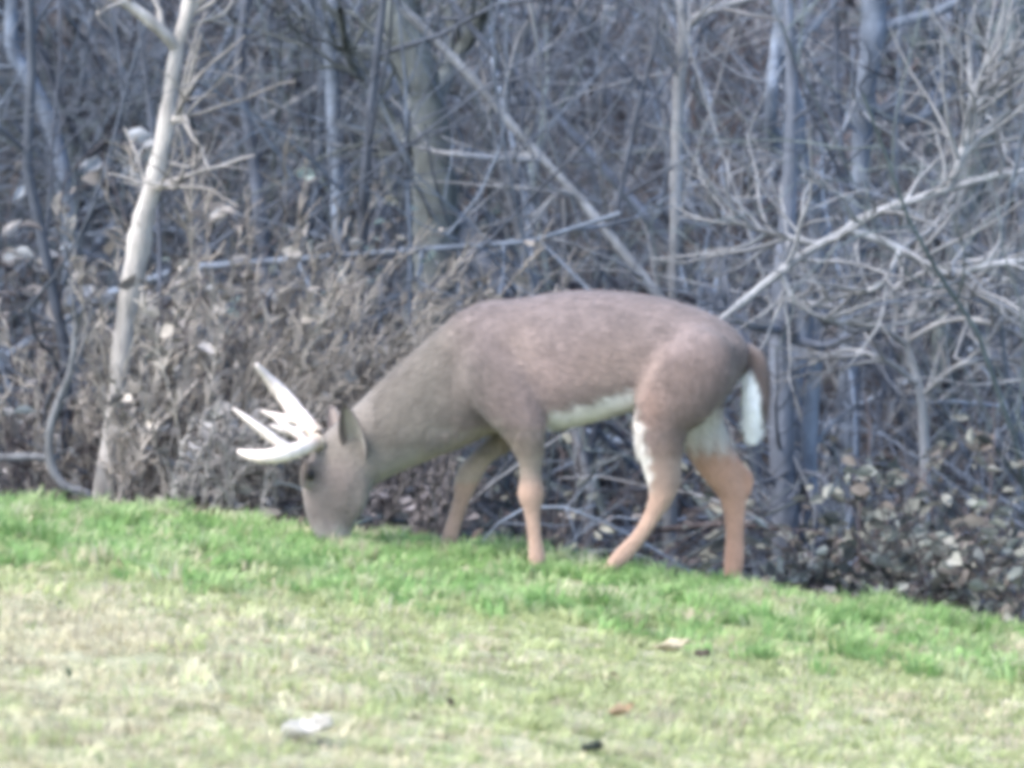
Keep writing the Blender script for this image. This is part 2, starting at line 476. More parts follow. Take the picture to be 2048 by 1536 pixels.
# fallen logs
def log(name, label, ctrl, y, col, y1=None):
    pts = px_path(ctrl, 18, y, y1); rad = lumpy(px_rad(ctrl, 18, y), 0.05)
    rad[0] *= 0.6; rad[-1] *= 0.6
    o = bpy.data.objects.new
    t = Tubes(); t.add(pts, rad, col, 10)
    # blunt broken ends
    for e, n_ in ((0, 1), (-1, -2)):
        d = norm(pts[e] - pts[n_])
        t.add(np.stack([pts[e], pts[e] + d * rad[e] * 0.4]), [rad[e], rad[e] * 0.05], col * 1.4, 10)
    ob = t.build(name, M_BARK, None, pts[9])
    ob.location = pts[9]
    return set_props(ob, label, 'log')


log('fallen_log', 'dark fallen log lying level just above the back of the deer', [(960, 600, 26), (1060, 588, 30), (1180, 574, 30), (1290, 578, 28), (1390, 604, 20)], 3.0, DARK * 1.2)
log('broken_bough', 'thick broken bough slanting into the ground behind the shoulder of the deer', [(905, 430, 46), (935, 480, 48), (970, 530, 48), (1010, 590, 44)], 2.6, GREY * 0.95, 2.3)
log('dead_stick', 'pale dead stick lying level on the leaf litter at the lawn edge', [(-90, 922, 14), (0, 916, 17), (60, 914, 18), (112, 918, 12)], 1.1, PALE * 0.5)
log('fallen_branch', 'slender fallen branch lying behind the hind legs of the deer', [(1290, 1062, 12), (1360, 1056, 14), (1450, 1048, 13), (1560, 1060, 9)], 1.0, BROWN * 0.8)

# ------------------------------------------------------------------ the thicket mass
tk = Tubes()


def palette(n, blue=0.5):
    base = np.stack([BLUE, GREY, BROWN, PALE, MOSS, DARK])
    w = np.array([0.38, 0.21, 0.03, 0.11, 0.12, 0.15])
    i = rng.choice(6, n, p=w)
    return base[i] * rng.uniform(0.75, 1.25, (n, 1))


def scatter(n, smin, smax, xw=3.4):
    s = smin + (smax - smin) * rng.random(n) ** 0.8
    x = rng.uniform(-1, 1, n) * (xw + 0.22 * s)
    y = edge_y(x) + s
    return np.stack([x, y, land_z(x, y) - 0.03], -1)


NS = 560
st = scatter(NS, 1.2, 9.5)
lean = rng.normal(0, 0.45, (NS, 3)); lean[:, 2] = 1.0
lean[:, 0] += np.where(rng.random(NS) < 0.35, -0.7, 0.15)
ln = rng.uniform(1.4, 4.2, NS)
nearby = st[:, 1] - edge_y(st[:, 0]) < 3.2
g1 = grow(st, lean, ln, 12, 0.22, (0, 0, 0.1))
r1 = 0.007 + 0.021 * rng.random(NS) ** 1.8
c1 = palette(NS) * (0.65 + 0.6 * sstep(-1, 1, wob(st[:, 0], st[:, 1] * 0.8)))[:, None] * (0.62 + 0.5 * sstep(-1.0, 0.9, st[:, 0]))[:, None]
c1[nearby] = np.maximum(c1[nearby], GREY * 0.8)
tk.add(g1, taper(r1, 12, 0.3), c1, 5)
s2, d2, r2, l2, p2 = sprout(g1, taper(r1, 12, 0.3), 9, 0.1, 0.95, (25, 80), (0.25, 0.55), ln)
d2[:, 2] += 0.15
g2 = grow(s2, d2, l2, 7, 0.32, (0, -0.1, -0.05))
r2 = np.clip(r2, 0.0035, 0.010)
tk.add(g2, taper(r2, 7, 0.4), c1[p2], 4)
s3, d3, r3, l3, p3 = sprout(g2, taper(r2, 7, 0.4), 4, 0.15, 0.98, (20, 65), (0.3, 0.6), l2)
g3 = grow(s3, d3, l3, 5, 0.3, (0, 0, -0.1))
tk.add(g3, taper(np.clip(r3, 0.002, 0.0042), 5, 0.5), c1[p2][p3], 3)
# low arching canes close to the ground
NC = 520
st = scatter(NC, 0.25, 4.5)
d = rng.normal(0, 0.8, (NC, 3)); d[:, 2] = rng.uniform(0.6, 1.4, NC)
ln = rng.uniform(0.5, 1.5, NC)
gc = grow(st, d, ln, 10, 0.25, (0, 0, -1.5))
cc = palette(NC)
tk.add(gc, taper(rng.uniform(0.003, 0.007, NC), 10, 0.4), cc, 4)
s2, d2, r2, l2, p2 = sprout(gc, taper(np.full(NC, 0.005), 10, 0.4), 5, 0.15, 0.95, (25, 70), (0.25, 0.45), ln)
gt = grow(s2, d2, l2, 5, 0.3, (0, 0, -0.2))
tk.add(gt, taper(np.full(len(gt), 0.0022), 5, 0.5), cc[p2], 3)
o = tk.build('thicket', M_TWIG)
set_props(o, 'dense tangle of bare grey twigs filling the wood behind the deer', 'thicket', kind='stuff')


# ------------------------------------------------------------------ leaves
def leaf_arrays(pos, size, col, up=0.5, lift=0.0):
    """Curled pointed leaves of six triangles: 7 points each."""
    n = len(pos)
    f = norm(rng.normal(0, 1, (n, 3)) * np.array([1, 1, 0.45]))
    nn = rng.normal(0, 1, (n, 3)) * (1 - up) + np.array([0, 0, up])
    s = norm(np.cross(nn, f)); u = norm(np.cross(f, s))
    L = size[:, None]
    curl = rng.uniform(-0.25, 0.35, (n, 1)); fold = rng.uniform(0.05, 0.3, (n, 1))
    W = rng.uniform(0.22, 0.36, (n, 1))
    pts = [pos - f * L * 0.5,
           pos - f * L * 0.12 + s * L * W + u * L * fold, pos - f * L * 0.12 - s * L * W + u * L * fold,
           pos - f * L * 0.05,
           pos + f * L * 0.25 + s * L * W * 0.7 + u * L * (fold + curl * 0.4), pos + f * L * 0.25 - s * L * W * 0.7 + u * L * (fold + curl * 0.4),
           pos + f * L * 0.55 + u * L * curl]
    v = np.stack(pts, 1)
    tri = np.array([[0, 3, 1], [0, 2, 3], [1, 3, 4], [2, 5, 3], [3, 6, 4], [3, 5, 6]])
    fc = (tri[None] + (np.arange(n) * 7)[:, None, None]).reshape(-1, 3)
    v[:, :, 2] += lift
    return v.reshape(-1, 3), fc, np.repeat(col, 7, axis=0)


def pick(cols, n, lo=0.75, hi=1.25, p=None):
    c = np.asarray(cols, float)
    return c[rng.choice(len(c), n, p=p)] * rng.uniform(lo, hi, (n, 1))


LITTER = [(0.12, 0.09, 0.085), (0.17, 0.13, 0.12), (0.06, 0.05, 0.05), (0.20, 0.18, 0.165), (0.13, 0.135, 0.12)]
NL = 9000
s = 7.5 * rng.random(NL) ** 1.6 + 0.03
x = rng.uniform(-1, 1, NL) * (3.0 + 0.3 * s); y = edge_y(x) + s
pos = np.stack([x, y, land_z(x, y) + rng.uniform(0.005, 0.05, NL)], -1)
far = sstep(2.0, 4.5, s)[:, None]  # leaves turn darker and bluer with depth, distant shade painted in
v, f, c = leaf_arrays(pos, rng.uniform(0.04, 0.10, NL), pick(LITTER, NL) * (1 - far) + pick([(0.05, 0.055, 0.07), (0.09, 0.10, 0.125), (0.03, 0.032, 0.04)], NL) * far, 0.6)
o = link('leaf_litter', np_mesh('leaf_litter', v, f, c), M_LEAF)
set_props(o, 'brown fallen leaves covering the slope under the thicket', 'leaves', kind='stuff')


def leafy(name, label, cat, regions, y0, y1, ncane, nleaf, cols, size=(0.03, 0.065), cane_col=BROWN):
    """A bramble: arching canes and the leaves they carry. regions: (px0, py0, px1, py1) the crown fills."""
    (xa, ya, xb, yb) = regions
    base = at((xa + xb) / 2, yb, y0); base[2] = float(land_z(base[0], base[1]))
    root = empty(name, base); set_props(root, label, cat)
    w = (xb - xa) * mpx(y0) / 2; h = (yb - ya) * mpx(y0)
    sx = base[0] + rng.uniform(-1, 1, ncane) * w; sy = rng.uniform(y0, y1, ncane)
    st = np.stack([sx, sy, land_z(sx, sy)], -1)
    top = at((xa + xb) / 2, ya, y0)[2]
    d = rng.normal(0, 0.45, (ncane, 3)); d[:, 2] = 1
    ln = np.maximum(top - st[:, 2], 0.25) * rng.uniform(0.6, 1.35, ncane)
    g = grow(st, d, ln, 9, 0.25, (0, -0.2, -0.6))
    t = Tubes(); cc = np.asarray(cane_col)[None] * rng.uniform(0.7, 1.4, (ncane, 1))
    t.add(g, taper(np.full(ncane, 0.004), 9, 0.5), cc, 4)
    s2, d2, r2, l2, p2 = sprout(g, taper(np.full(ncane, 0.004), 9), 4, 0.25, 0.98, (30, 70), (0.25, 0.45), ln)
    gs = grow(s2, d2, l2, 5, 0.3)
    t.add(gs, taper(np.full(len(gs), 0.002), 5, 0.5), cc[p2], 3)
    ob = t.build('canes', M_TWIG, root, base); ob['kind'] = 'stuff'
    a = gs.reshape(-1, 3); pos = a[rng.integers(0, len(a), nleaf)] + rng.normal(0, 0.02, (nleaf, 3))
    v, f, c = leaf_arrays(pos - base, rng.uniform(*size, nleaf), pick(cols, nleaf), 0.35)
    ob = link('leaves', np_mesh('leaves', v, f, c), M_LEAF, root); ob['kind'] = 'stuff'
    return root


SAGE = [(0.20, 0.207, 0.185), (0.29, 0.295, 0.265), (0.09, 0.095, 0.085), (0.055, 0.06, 0.058), (0.25, 0.25, 0.225), (0.17, 0.15, 0.135)]
TAN = [(0.28, 0.26, 0.25), (0.15, 0.14, 0.14), (0.34, 0.32, 0.31), (0.09, 0.085, 0.09)]
leafy('bramble', 'sage grey leafy bramble at the lawn edge behind the hind legs of the deer', 'bramble', (1600, 1040, 1800, 1210), 0.25, 0.7, 26, 420, SAGE)
leafy('bramble', 'widest pale leaved bramble filling the lower right corner of the thicket', 'bramble', (1760, 900, 2100, 1240), 0.2, 1.0, 46, 1100, SAGE, (0.035, 0.075))
leafy('bramble', 'thin leaved bramble seen between the front and hind legs of the deer', 'bramble', (1090, 900, 1270, 1110), 0.8, 1.6, 24, 260, [(0.24, 0.22, 0.21), (0.30, 0.30, 0.26), (0.15, 0.13, 0.13)])
leafy('vine_tangle', 'grey dead leaved vine tangle left of the crooked sapling', 'vine', (-60, 420, 215, 960), 1.4, 2.6, 60, 900, TAN + [(0.33, 0.34, 0.36)], (0.045, 0.10))
leafy('low_shrub', 'low green grey shrub in the dark gap above the dry weeds', 'shrub', (580, 330, 690, 560), 3.0, 3.6, 18, 240, [(0.20, 0.26, 0.25), (0.15, 0.19, 0.19), (0.30, 0.36, 0.34)])


def weeds(label, x0, x1, ytop, y, n, col, lean):
    base = at((x0 + x1) / 2, 950, y); base[2] = float(land_z(base[0], base[1]))
    root = empty('dry_weed', base); set_props(root, label, 'weed', 'dry weeds along the lawn edge')
    w = (x1 - x0) * mpx(y) / 2
    sx = base[0] + rng.uniform(-1, 1, n) * w - lean * 0.28; sy = y + rng.uniform(-0.35, 0.35, n)
    st = np.stack([sx, sy, land_z(sx, sy)], -1)
    top = at(x0, ytop, y)[2]
    d = rng.normal(0, 0.13, (n, 3)); d[:, 2] = 1; d[:, 0] += lean + rng.normal(0, 0.15, n)
    ln = (top - st[:, 2]) * rng.uniform(0.55, 1.12, n) * math.sqrt(1 + lean * lean)
    g = grow(st, d, ln, 10, 0.12, (0.15 * lean, 0, -0.15))
    cc = np.asarray(col)[None] * rng.uniform(0.65, 1.35, (n, 1))
    t = Tubes(); t.add(g, taper(np.full(n, 0.0035), 10, 0.4), cc, 4)
    ob = t.build('stems', M_TWIG, root, base); ob['kind'] = 'stuff'
    s2, d2, r2, l2, p2 = sprout(g, taper(np.full(n, 0.004), 10), 34, 0.2, 1.0, (12, 45), (0.06, 0.15), ln)
    gs = grow(s2, d2, l2, 4, 0.3, (0, 0, -0.3))
    t = Tubes(); t.add(gs, taper(rng.uniform(0.002, 0.0055, len(gs)), 4, 0.6), cc[p2] * rng.uniform(0.8, 1.3, (len(gs), 1)), 3)
    ob = t.build('seed_plumes', M_TWIG, root, base); ob['kind'] = 'stuff'
    nl = n * 3; a = g[:, 2:].reshape(-1, 3); pos = a[rng.integers(0, len(a), nl)] + rng.normal(0, 0.02, (nl, 3))
    pc = np.asarray(col)
    v, f, c = leaf_arrays(pos - base, rng.uniform(0.03, 0.075, nl), pick([pc * 0.6, pc * 1.0, pc * 1.4, pc * 2.0], nl), 0.2)
    ob = link('dry_leaves', np_mesh('dry_leaves', v, f, c), M_LEAF, root); ob['kind'] = 'stuff'
    return root


STRAW = (0.262, 0.238, 0.215)
weeds('dry brown weed clump against the foot of the crooked sapling', 250, 400, 560, 1.35, 46, np.array(STRAW) * 1.05, 0.15)
weeds('tallest dry weed clump with plumes above the pale antlers', 330, 560, 400, 1.7, 80, np.array(STRAW) * 0.95, 0.35)
weeds('dry weed clump leaning right above the head of the deer', 500, 720, 520, 1.5, 64, np.array(STRAW) * 0.85, 0.65)
weeds('short greyish weed clump standing under the antlers beside the nose of the deer', 390, 600, 800, 0.95, 60, np.array((0.205, 0.195, 0.188)), 0.2)
weeds('sparse dry weed clump between the vine tangle and the crooked sapling', 60, 220, 520, 1.9, 34, np.array(STRAW), 0.1)
weeds('dark weed clump under the neck of the deer', 720, 930, 880, 0.85, 50, np.array((0.12, 0.11, 0.115)), 0.15)


def single_leaf(name, label, cat, P, L, W, head, tilt, col, curl=0.35):
    """One dead leaf: ragged outline, raised midrib, rolled edges and a twist; it has thickness."""
    n, m = 15, 9
    vs, cs = [], []
    jag = rng.uniform(0.72, 1.12, (n, 2)); ph = rng.uniform(0, 6)
    for i in range(n):
        t = i / (n - 1); w = W * math.sin(math.pi * min(1, t * 0.94 + 0.03)) ** 0.8 * 0.5
        tw = 0.9 * (t - 0.5)
        for j in range(m):
            q = j / (m - 1) * 2 - 1
            yy = q * w * (jag[i, 0] if q < 0 else jag[i, 1])
            zz = L * curl * (t - 0.45) ** 2 * 1.6 + abs(yy) * 0.55 + 0.5 * W * q ** 4 * 0.5 + 0.05 * L * math.sin(t * 9 + q * 3 + ph)
            vs.append((L * (t - 0.5), yy * math.cos(tw) - zz * math.sin(tw) * 0.6, zz + yy * math.sin(tw)))
            vein = 0.75 if j == m // 2 else 1.0
            cs.append(np.array(col) * vein * rng.uniform(0.78, 1.05))
    # stalk
    fs = [(i * m + j, i * m + j + 1, i * m + m + j + 1, i * m + m + j) for i in range(n - 1) for j in range(m - 1)]
    me = np_mesh(name, np.array(vs), np.array(fs), np.array(cs))
    o = link(name, me, M_LEAF)
    o.location = P; o.rotation_euler = (tilt, math.radians(-8), head)
    so = o.modifiers.new('thick', 'SOLIDIFY'); so.thickness = 0.0015
    return set_props(o, label, cat)


def on_lawn(px, py, up=0.0):
    """Where the pixel's ray meets the lawn."""
    a = at(px, py, CAM_Y + 4.0); c = np.array([0, CAM_Y, CAM_Z]); d = (a - c) / 4.0
    lo, hi = 3.0, 20.0
    for _ in range(40):
        m = (lo + hi) / 2; p = c + d * m
        if p[2] > float(lawn_z(p[0], p[1])) + up: lo = m
        else: hi = m
    return c + d * lo


single_leaf('fallen_leaf', 'curled white fallen leaf lying alone on the mown lawn', 'leaf', on_lawn(615, 1470, 0.022), 0.115, 0.060, 0.22, math.radians(24), (0.60, 0.575, 0.53))
single_leaf('fallen_leaf', 'pale buff fallen leaf on the mown lawn below the hind legs of the deer', 'leaf', on_lawn(1345, 1300, 0.016), 0.10, 0.045, -0.1, math.radians(14), (0.52, 0.46, 0.34))
single_leaf('fallen_leaf', 'small dark brown fallen leaf touching the pale buff one', 'leaf', on_lawn(1408, 1312, 0.035), 0.05, 0.03, -0.5, math.radians(30), (0.10, 0.08, 0.07))
single_leaf('fallen_leaf', 'orange tan fallen leaf on the mown lawn', 'leaf', on_lawn(1240, 1428, 0.016), 0.075, 0.035, 0.7, math.radians(18), (0.50, 0.36, 0.23))
single_leaf('fallen_leaf', 'dark fallen leaf on the lawn at the lower edge', 'leaf', on_lawn(1186, 1502, 0.03), 0.05, 0.035, 0.1, math.radians(15), (0.03, 0.04, 0.035))
P = at(775, 403, 2.6)
single_leaf('hanging_leaf', 'small cream leaf caught on twigs beside the mossy trunk', 'leaf', P, 0.055, 0.04, 0.8, math.radians(80), (0.75, 0.72, 0.62))
P = at(612, 352, 2.6)
single_leaf('hanging_leaf', 'pale grey green leaf caught on twigs above the low shrub', 'leaf', P, 0.07, 0.05, 0.2, math.radians(70), (0.42, 0.50, 0.47))


NB = 45
x = rng.uniform(-2.4, 2.4, NB); s = rng.uniform(-5.2, -1.0, NB); y = edge_y(x) + s
v, f, c = leaf_arrays(np.stack([x, y, lawn_z(x, y) + rng.uniform(0.012, 0.03, NB)], -1), rng.uniform(0.012, 0.038, NB), pick([(0.20, 0.15, 0.10), (0.09, 0.07, 0.05), (0.42, 0.34, 0.24), (0.05, 0.07, 0.04)], NB), 0.6)
o = link('leaf_crumbs', np_mesh('leaf_crumbs', v, f, c), M_LEAF)
set_props(o, 'small brown leaf crumbs strewn over the mown lawn', 'leaves', kind='stuff')

# ------------------------------------------------------------------ grass
def tufts(n_per_m2, per, ymin, ymax, xw, hfun, cfun, wid, spread, keep):
    """Grass in tufts: every tuft has its own height, tint and lean; PER blades splay from it."""
    n = int(2 * xw * (ymax - ymin) * n_per_m2)
    tx = rng.uniform(-xw, xw, n); ts = rng.uniform(ymin, ymax, n)
    k = keep(tx, ts); tx, ts = tx[k], ts[k]; n = len(tx)
    th_ = hfun(tx, ts) * rng.uniform(0.6, 1.35, n)
    tc = cfun(tx, edge_y(tx) + ts, ts, n)
    tl = rng.normal(0, 0.45, (n, 2)) + np.array([0.25, 0.0])
    r = np.repeat(np.arange(n), per); m_ = len(r)
    az = rng.uniform(0, 2 * np.pi, m_); rad = spread * np.sqrt(rng.random(m_))
    x = tx[r] + rad * np.cos(az); s = ts[r] + rad * np.sin(az); y = edge_y(tx[r]) + s
    s = y - edge_y(x)
    z = lawn_z(x, y) - 0.05 * sstep(-0.15, 0.12, s) * (s > -0.15) - 0.004
    h = th_[r] * rng.uniform(0.5, 1.15, m_)
    bx = (np.cos(az) * rng.uniform(0.1, 0.8, m_) + tl[r, 0]) * h; by = (np.sin(az) * rng.uniform(0.1, 0.8, m_) + tl[r, 1]) * h
    fa = rng.uniform(0, np.pi, m_); wx, wy = np.cos(fa), np.sin(fa)
    w = wid * rng.uniform(0.6, 1.35, m_)
    ex = np.stack([wx * w * .5, wy * w * .5, 0 * w], -1); p0 = np.stack([x, y, z], -1)
    mid = p0 + np.stack([bx * .32, by * .32, h * .62], -1)
    tip = p0 + np.stack([bx, by, h * np.clip(1.05 - 0.35 * np.hypot(bx, by) / h, 0.35, 1)], -1)
    v = np.stack([p0 - ex, p0 + ex, mid - ex * .8, mid + ex * .8, tip], 1)
    tri = np.array([[0, 1, 3], [0, 3, 2], [2, 3, 4]])
    fc = (tri[None] + (np.arange(m_) * 5)[:, None, None]).reshape(-1, 3)
    c = tc[r] * rng.uniform(0.88, 1.12, (m_, 1))
    return v.reshape(-1, 3), fc, np.repeat(c, 5, axis=0)


def patch(x, y):
    return 0.5 + 0.5 * np.clip(wob(x * 1.1 + 3, y * 0.9) + 0.6 * wob(x * 3.1, y * 2.3 + 5) + 0.3 * wob(x * 7, y * 6), -1, 1)


G_LUSH = np.array([(0.19, 0.32, 0.11), (0.27, 0.42, 0.165), (0.36, 0.48, 0.225), (0.47, 0.52, 0.31)])
G_MOWN = np.array([(0.34, 0.385, 0.185), (0.42, 0.46, 0.245), (0.49, 0.52, 0.30)])
G_STRAW = np.array([(0.56, 0.52, 0.36), (0.62, 0.58, 0.42), (0.47, 0.42, 0.31)])


def col_lush(x, y, s, n):
    c = G_LUSH[rng.choice(4, n, p=[.22, .38, .28, .12])] * rng.uniform(0.8, 1.2, (n, 1))
    dry = rng.random(n) < 0.04 + 0.22 * patch(x * 2.1 + 4, y * 2.4) ** 2 + 0.10 * sstep(0.6, 1.6, x)
    c[dry] = G_STRAW[rng.choice(3, dry.sum())]
    return c


def col_mown(x, y, s, n):
    c = G_MOWN[rng.choice(3, n)] * rng.uniform(0.8, 1.2, (n, 1))
    p = 0.10 + 0.44 * patch(x, y) ** 1.5 + 0.55 * sstep(0.3, -1.2, x) * sstep(-1.8, -3.0, s) - 0.05 * sstep(0.6, 1.5, x) - 0.34 * sstep(-1.2, 0.1, s - band(x))
    dry = rng.random(n) < p
    c[dry] = G_STRAW[rng.choice(3, dry.sum())] * rng.uniform(0.8, 1.2, (dry.sum(), 1))
    return c


def band(x):                                               # inner border of the long green fringe
    return -1.25 + 0.12 * np.sin(x * 2.3) + 0.06 * np.sin(x * 6.1 + 1)


vs, fs, cs, off = [], [], [], 0
def take(r):
    global off
    v, f, c = r
    vs.append(v); fs.append(f + off); cs.append(c); off += len(v)


def lush_h(x, s):
    return 0.036 + 0.042 * patch(x * 2.3, s * 2.9)


def lush_keep(x, s):
    return rng.random(len(x)) < sstep(-0.75, 0.35, s - band(x) + 0.3 * wob(x * 2, s * 3))


take(tufts(330, 26, -2.0, 0.10, 2.3, lush_h, col_lush, 0.0058, 0.035, lush_keep))
take(tufts(110, 22, -1.7, 0.10, 5.5, lush_h, col_lush, 0.008, 0.05, lambda x, s: (s > band(x)) & (np.abs(x) > 2.3)))
o = link('long_grass', np_mesh('long_grass', np.concatenate(vs), np.concatenate(fs), np.concatenate(cs)), M_GRASS, smooth=False)
set_props(o, 'fringe of longer bright green grass along the lawn edge', 'grass', kind='stuff')
vs, fs, cs, off = [], [], [], 0
def mown_h(x, s):
    return 0.020 + 0.022 * patch(x * 1.9 + 9, s * 2.2) ** 1.5 + 0.03 * (rng.random(len(x)) < 0.05)


take(tufts(560, 15, -5.8, -0.8, 2.2, mown_h, col_mown, 0.0058, 0.034, lambda x, s: rng.random(len(x)) > sstep(-0.2, 0.6, s - band(x) + 0.3 * wob(x * 2, s * 3))))
take(tufts(120, 15, -9.0, -0.8, 5.5, mown_h, col_mown, 0.010, 0.06, lambda x, s: (s < band(x) + 0.2) & ((np.abs(x) > 2.2) | (s < -5.8))))
o = link('mown_grass', np_mesh('mown_grass', np.concatenate(vs), np.concatenate(fs), np.concatenate(cs)), M_GRASS, smooth=False)
set_props(o, 'short pale yellow green mown grass in front of the deer', 'grass', kind='stuff')


# ------------------------------------------------------------------ the deer
def loft(rings):
    """rings: list of (k, 3) arrays -> closed tube (verts, quads as triangles)."""
    k = len(rings[0]); v = [r for r in rings]; f = []
    v = np.concatenate(v + [np.mean(rings[0], 0)[None], np.mean(rings[-1], 0)[None]])
    n = len(rings)
    for i in range(n - 1):
        for j in range(k):
            a, b = i * k + j, i * k + (j + 1) % k
            f += [(a, b, b + k), (a, b + k, a + k)]
    c0, c1 = n * k, n * k + 1
    for j in range(k):
        f.append((c0, (j + 1) % k, j)); f.append((c1, (n - 1) * k + j, (n - 1) * k + (j + 1) % k))
    return v, np.array(f)


def resample(rows, n):
    return smooth_path(np.array(rows, float), n)


# trunk, neck and head: top outline point, bottom outline point (photo pixels), half width (m), side offset (m)
SPINE = [
    (1500, 700, 1484, 742, .040, 0), (1482, 670, 1452, 790, .095, 0), (1435, 634, 1390, 830, .130, 0), (1355, 603, 1318, 812, .138, 0),
    (1275, 587, 1262, 820, .142, 0), (1195, 580, 1195, 837, .165, 0), (1115, 584, 1122, 855, .172, 0), (1035, 597, 1052, 860, .150, 0),
    (975, 601, 990, 864, .132, 0), (922, 620, 944, 882, .124, 0), (873, 660, 896, 904, .116, 0), (825, 702, 850, 924, .110, -.005),
    (778, 744, 806, 942, .102, -.01), (734, 788, 772, 958, .092, -.015), (690, 830, 748, 972, .084, -.02), (650, 866, 740, 990, .084, -.025),
    (618, 913, 728, 1014, .080, -.03), (604, 960, 716, 1036, .068, -.03), (607, 1004, 706, 1056, .054, -.03), (616, 1042, 700, 1077, .047, -.03),
    (630, 1074, 694, 1091, .041, -.03), (648, 1094, 684, 1097, .024, -.03)]
K = 28
th = np.linspace(0, 2 * np.pi, K, endpoint=False)


def supel(c, s, e=2.35):
    return np.sign(c) * np.abs(c) ** (2 / e), np.sign(s) * np.abs(s) ** (2 / e)


ce, se = supel(np.cos(th), np.sin(th))
rings = []
for (tx, ty, bx, by, w, yo) in resample(SPINE, 70):
    T, B = at(tx, ty, yo), at(bx, by, yo)
    c = (T + B) / 2; h = (T - B) / 2
    wid = w * (1 - 0.12 * ce)                              # a little wider low down
    rings.append(c[None] + ce[:, None] * h[None] + np.stack([0 * wid, se * wid, 0 * wid], -1))
pieces = [loft(rings)]


def limb(rows, n=30):
    """rows: px, py, y, half thickness px, half width m."""
    R = resample(rows, n)
    C = np.array([at(r[0], r[1], r[2]) for r in R])
    t = norm(np.gradient(C, axis=0))
    side = norm(np.cross(np.cross(t, np.array([0, 1.0, 0])), t))       # across the limb, mostly along Y
    fwd = norm(np.cross(t, side))
    out = []
    for c, r, s_, f_ in zip(C, R, side, fwd):
        out.append(c[None] + np.cos(th)[:, None] * f_[None] * r[3] * mpx(0) + np.sin(th)[:, None] * s_[None] * r[4])
    return loft(out)


NEAR_HIND = [(1415, 675, -.065, 52, .065), (1397, 725, -.108, 76, .082), (1362, 780, -.13, 76, .080), (1326, 832, -.132, 60, .062), (1320, 890, -.13, 47, .046), (1324, 945, -.125, 33, .034), (1324, 988, -.12, 25, .029),
             (1305, 1030, -.12, 17, .021), (1277, 1075, -.12, 15, .019), (1243, 1112, -.12, 17, .021), (1222, 1135, -.12, 14, .019), (1206, 1160, -.12, 16, .021)]
FAR_HIND = [(1400, 690, .07, 60, .075), (1392, 770, .10, 66, .080), (1395, 835, .12, 52, .060), (1412, 885, .12, 43, .046), (1436, 932, .12, 38, .040), (1461, 978, .12, 29, .032), (1468, 1020, .12, 22, .024),
            (1469, 1072, .12, 18, .021), (1468, 1120, .12, 20, .023), (1464, 1150, .12, 16, .020), (1460, 1184, .12, 20, .022)]
NEAR_FORE = [(962, 672, -.06, 40, .044), (982, 745, -.122, 60, .052), (1015, 805, -.14, 56, .054), (1046, 852, -.135, 42, .047), (1058, 900, -.128, 29, .036), (1062, 945, -.12, 20, .026), (1062, 986, -.12, 26, .031),
             (1065, 1026, -.12, 16, .020), (1070, 1078, -.12, 14, .018), (1074, 1110, -.12, 17, .021), (1073, 1134, -.12, 15, .019), (1068, 1160, -.12, 18, .021)]
FAR_FORE = [(985, 700, .09, 48, .050), (1005, 775, .12, 50, .050), (1022, 838, .12, 36, .044), (1000, 880, .12, 25, .032), (964, 915, .12, 20, .026), (937, 952, .12, 25, .031),
            (924, 995, .12, 17, .021), (909, 1042, .12, 15, .019), (900, 1074, .12, 17, .021), (894, 1096, .12, 15, .019), (889, 1116, .12, 18, .021)]
for L in (NEAR_HIND, FAR_HIND, NEAR_FORE, FAR_FORE):
    L[:] = [r[:3] + (r[3] * (1.06 if r[3] < 45 else 1), r[4] * (1.04 if r[3] < 45 else 1)) for r in L]
    pieces.append(limb(L))
# hock points, shoulder and hip muscles, brow and jaw
pieces.append(limb([(1358, 895, -.12, 9, .012), (1352, 935, -.12, 11, .014), (1349, 968, -.12, 13, .017), (1332, 1008, -.12, 10, .014)], 10))
pieces.append(limb([(1455, 895, .12, 9, .012), (1480, 935, .12, 11, .014), (1497, 960, .12, 13, .017), (1482, 1005, .12, 10, .014)], 10))
pieces.append(limb([(618, 925, -.085, 12, .018), (612, 948, -.095, 14, .018), (612, 975, -.085, 10, .014)], 8))
pieces.append(limb([(618, 925, .03, 12, .018), (612, 948, .04, 14, .018), (612, 975, .03, 10, .014)], 8))
pieces.append(limb([(722, 960, -.08, 20, .025), (712, 1005, -.075, 22, .024), (695, 1045, -.06, 12, .018)], 8))

vv, ff, off = [], [], 0
for v, f in pieces:
    vv.append(v); ff.append(f + off); off += len(v)
raw = np_mesh('deer_raw', np.concatenate(vv), np.concatenate(ff))
tmp = bpy.data.objects.new('deer_raw', raw); COL.objects.link(tmp)
rm = tmp.modifiers.new('remesh', 'REMESH'); rm.mode = 'VOXEL'; rm.voxel_size = 0.0085; rm.adaptivity = 0
sm = tmp.modifiers.new('smooth', 'SMOOTH'); sm.factor = 0.5; sm.iterations = 5
dg = bpy.context.evaluated_depsgraph_get()
body_me = bpy.data.meshes.new_from_object(tmp.evaluated_get(dg))
bpy.data.objects.remove(tmp); bpy.data.meshes.remove(raw)
body_me.name = 'body'
nv = len(body_me.vertices)
co = np.empty(nv * 3, np.float32); body_me.vertices.foreach_get('co', co); co = co.reshape(-1, 3).astype(float)
no = np.empty(nv * 3, np.float32); body_me.vertices.foreach_get('normal', no); no = no.reshape(-1, 3).astype(float)

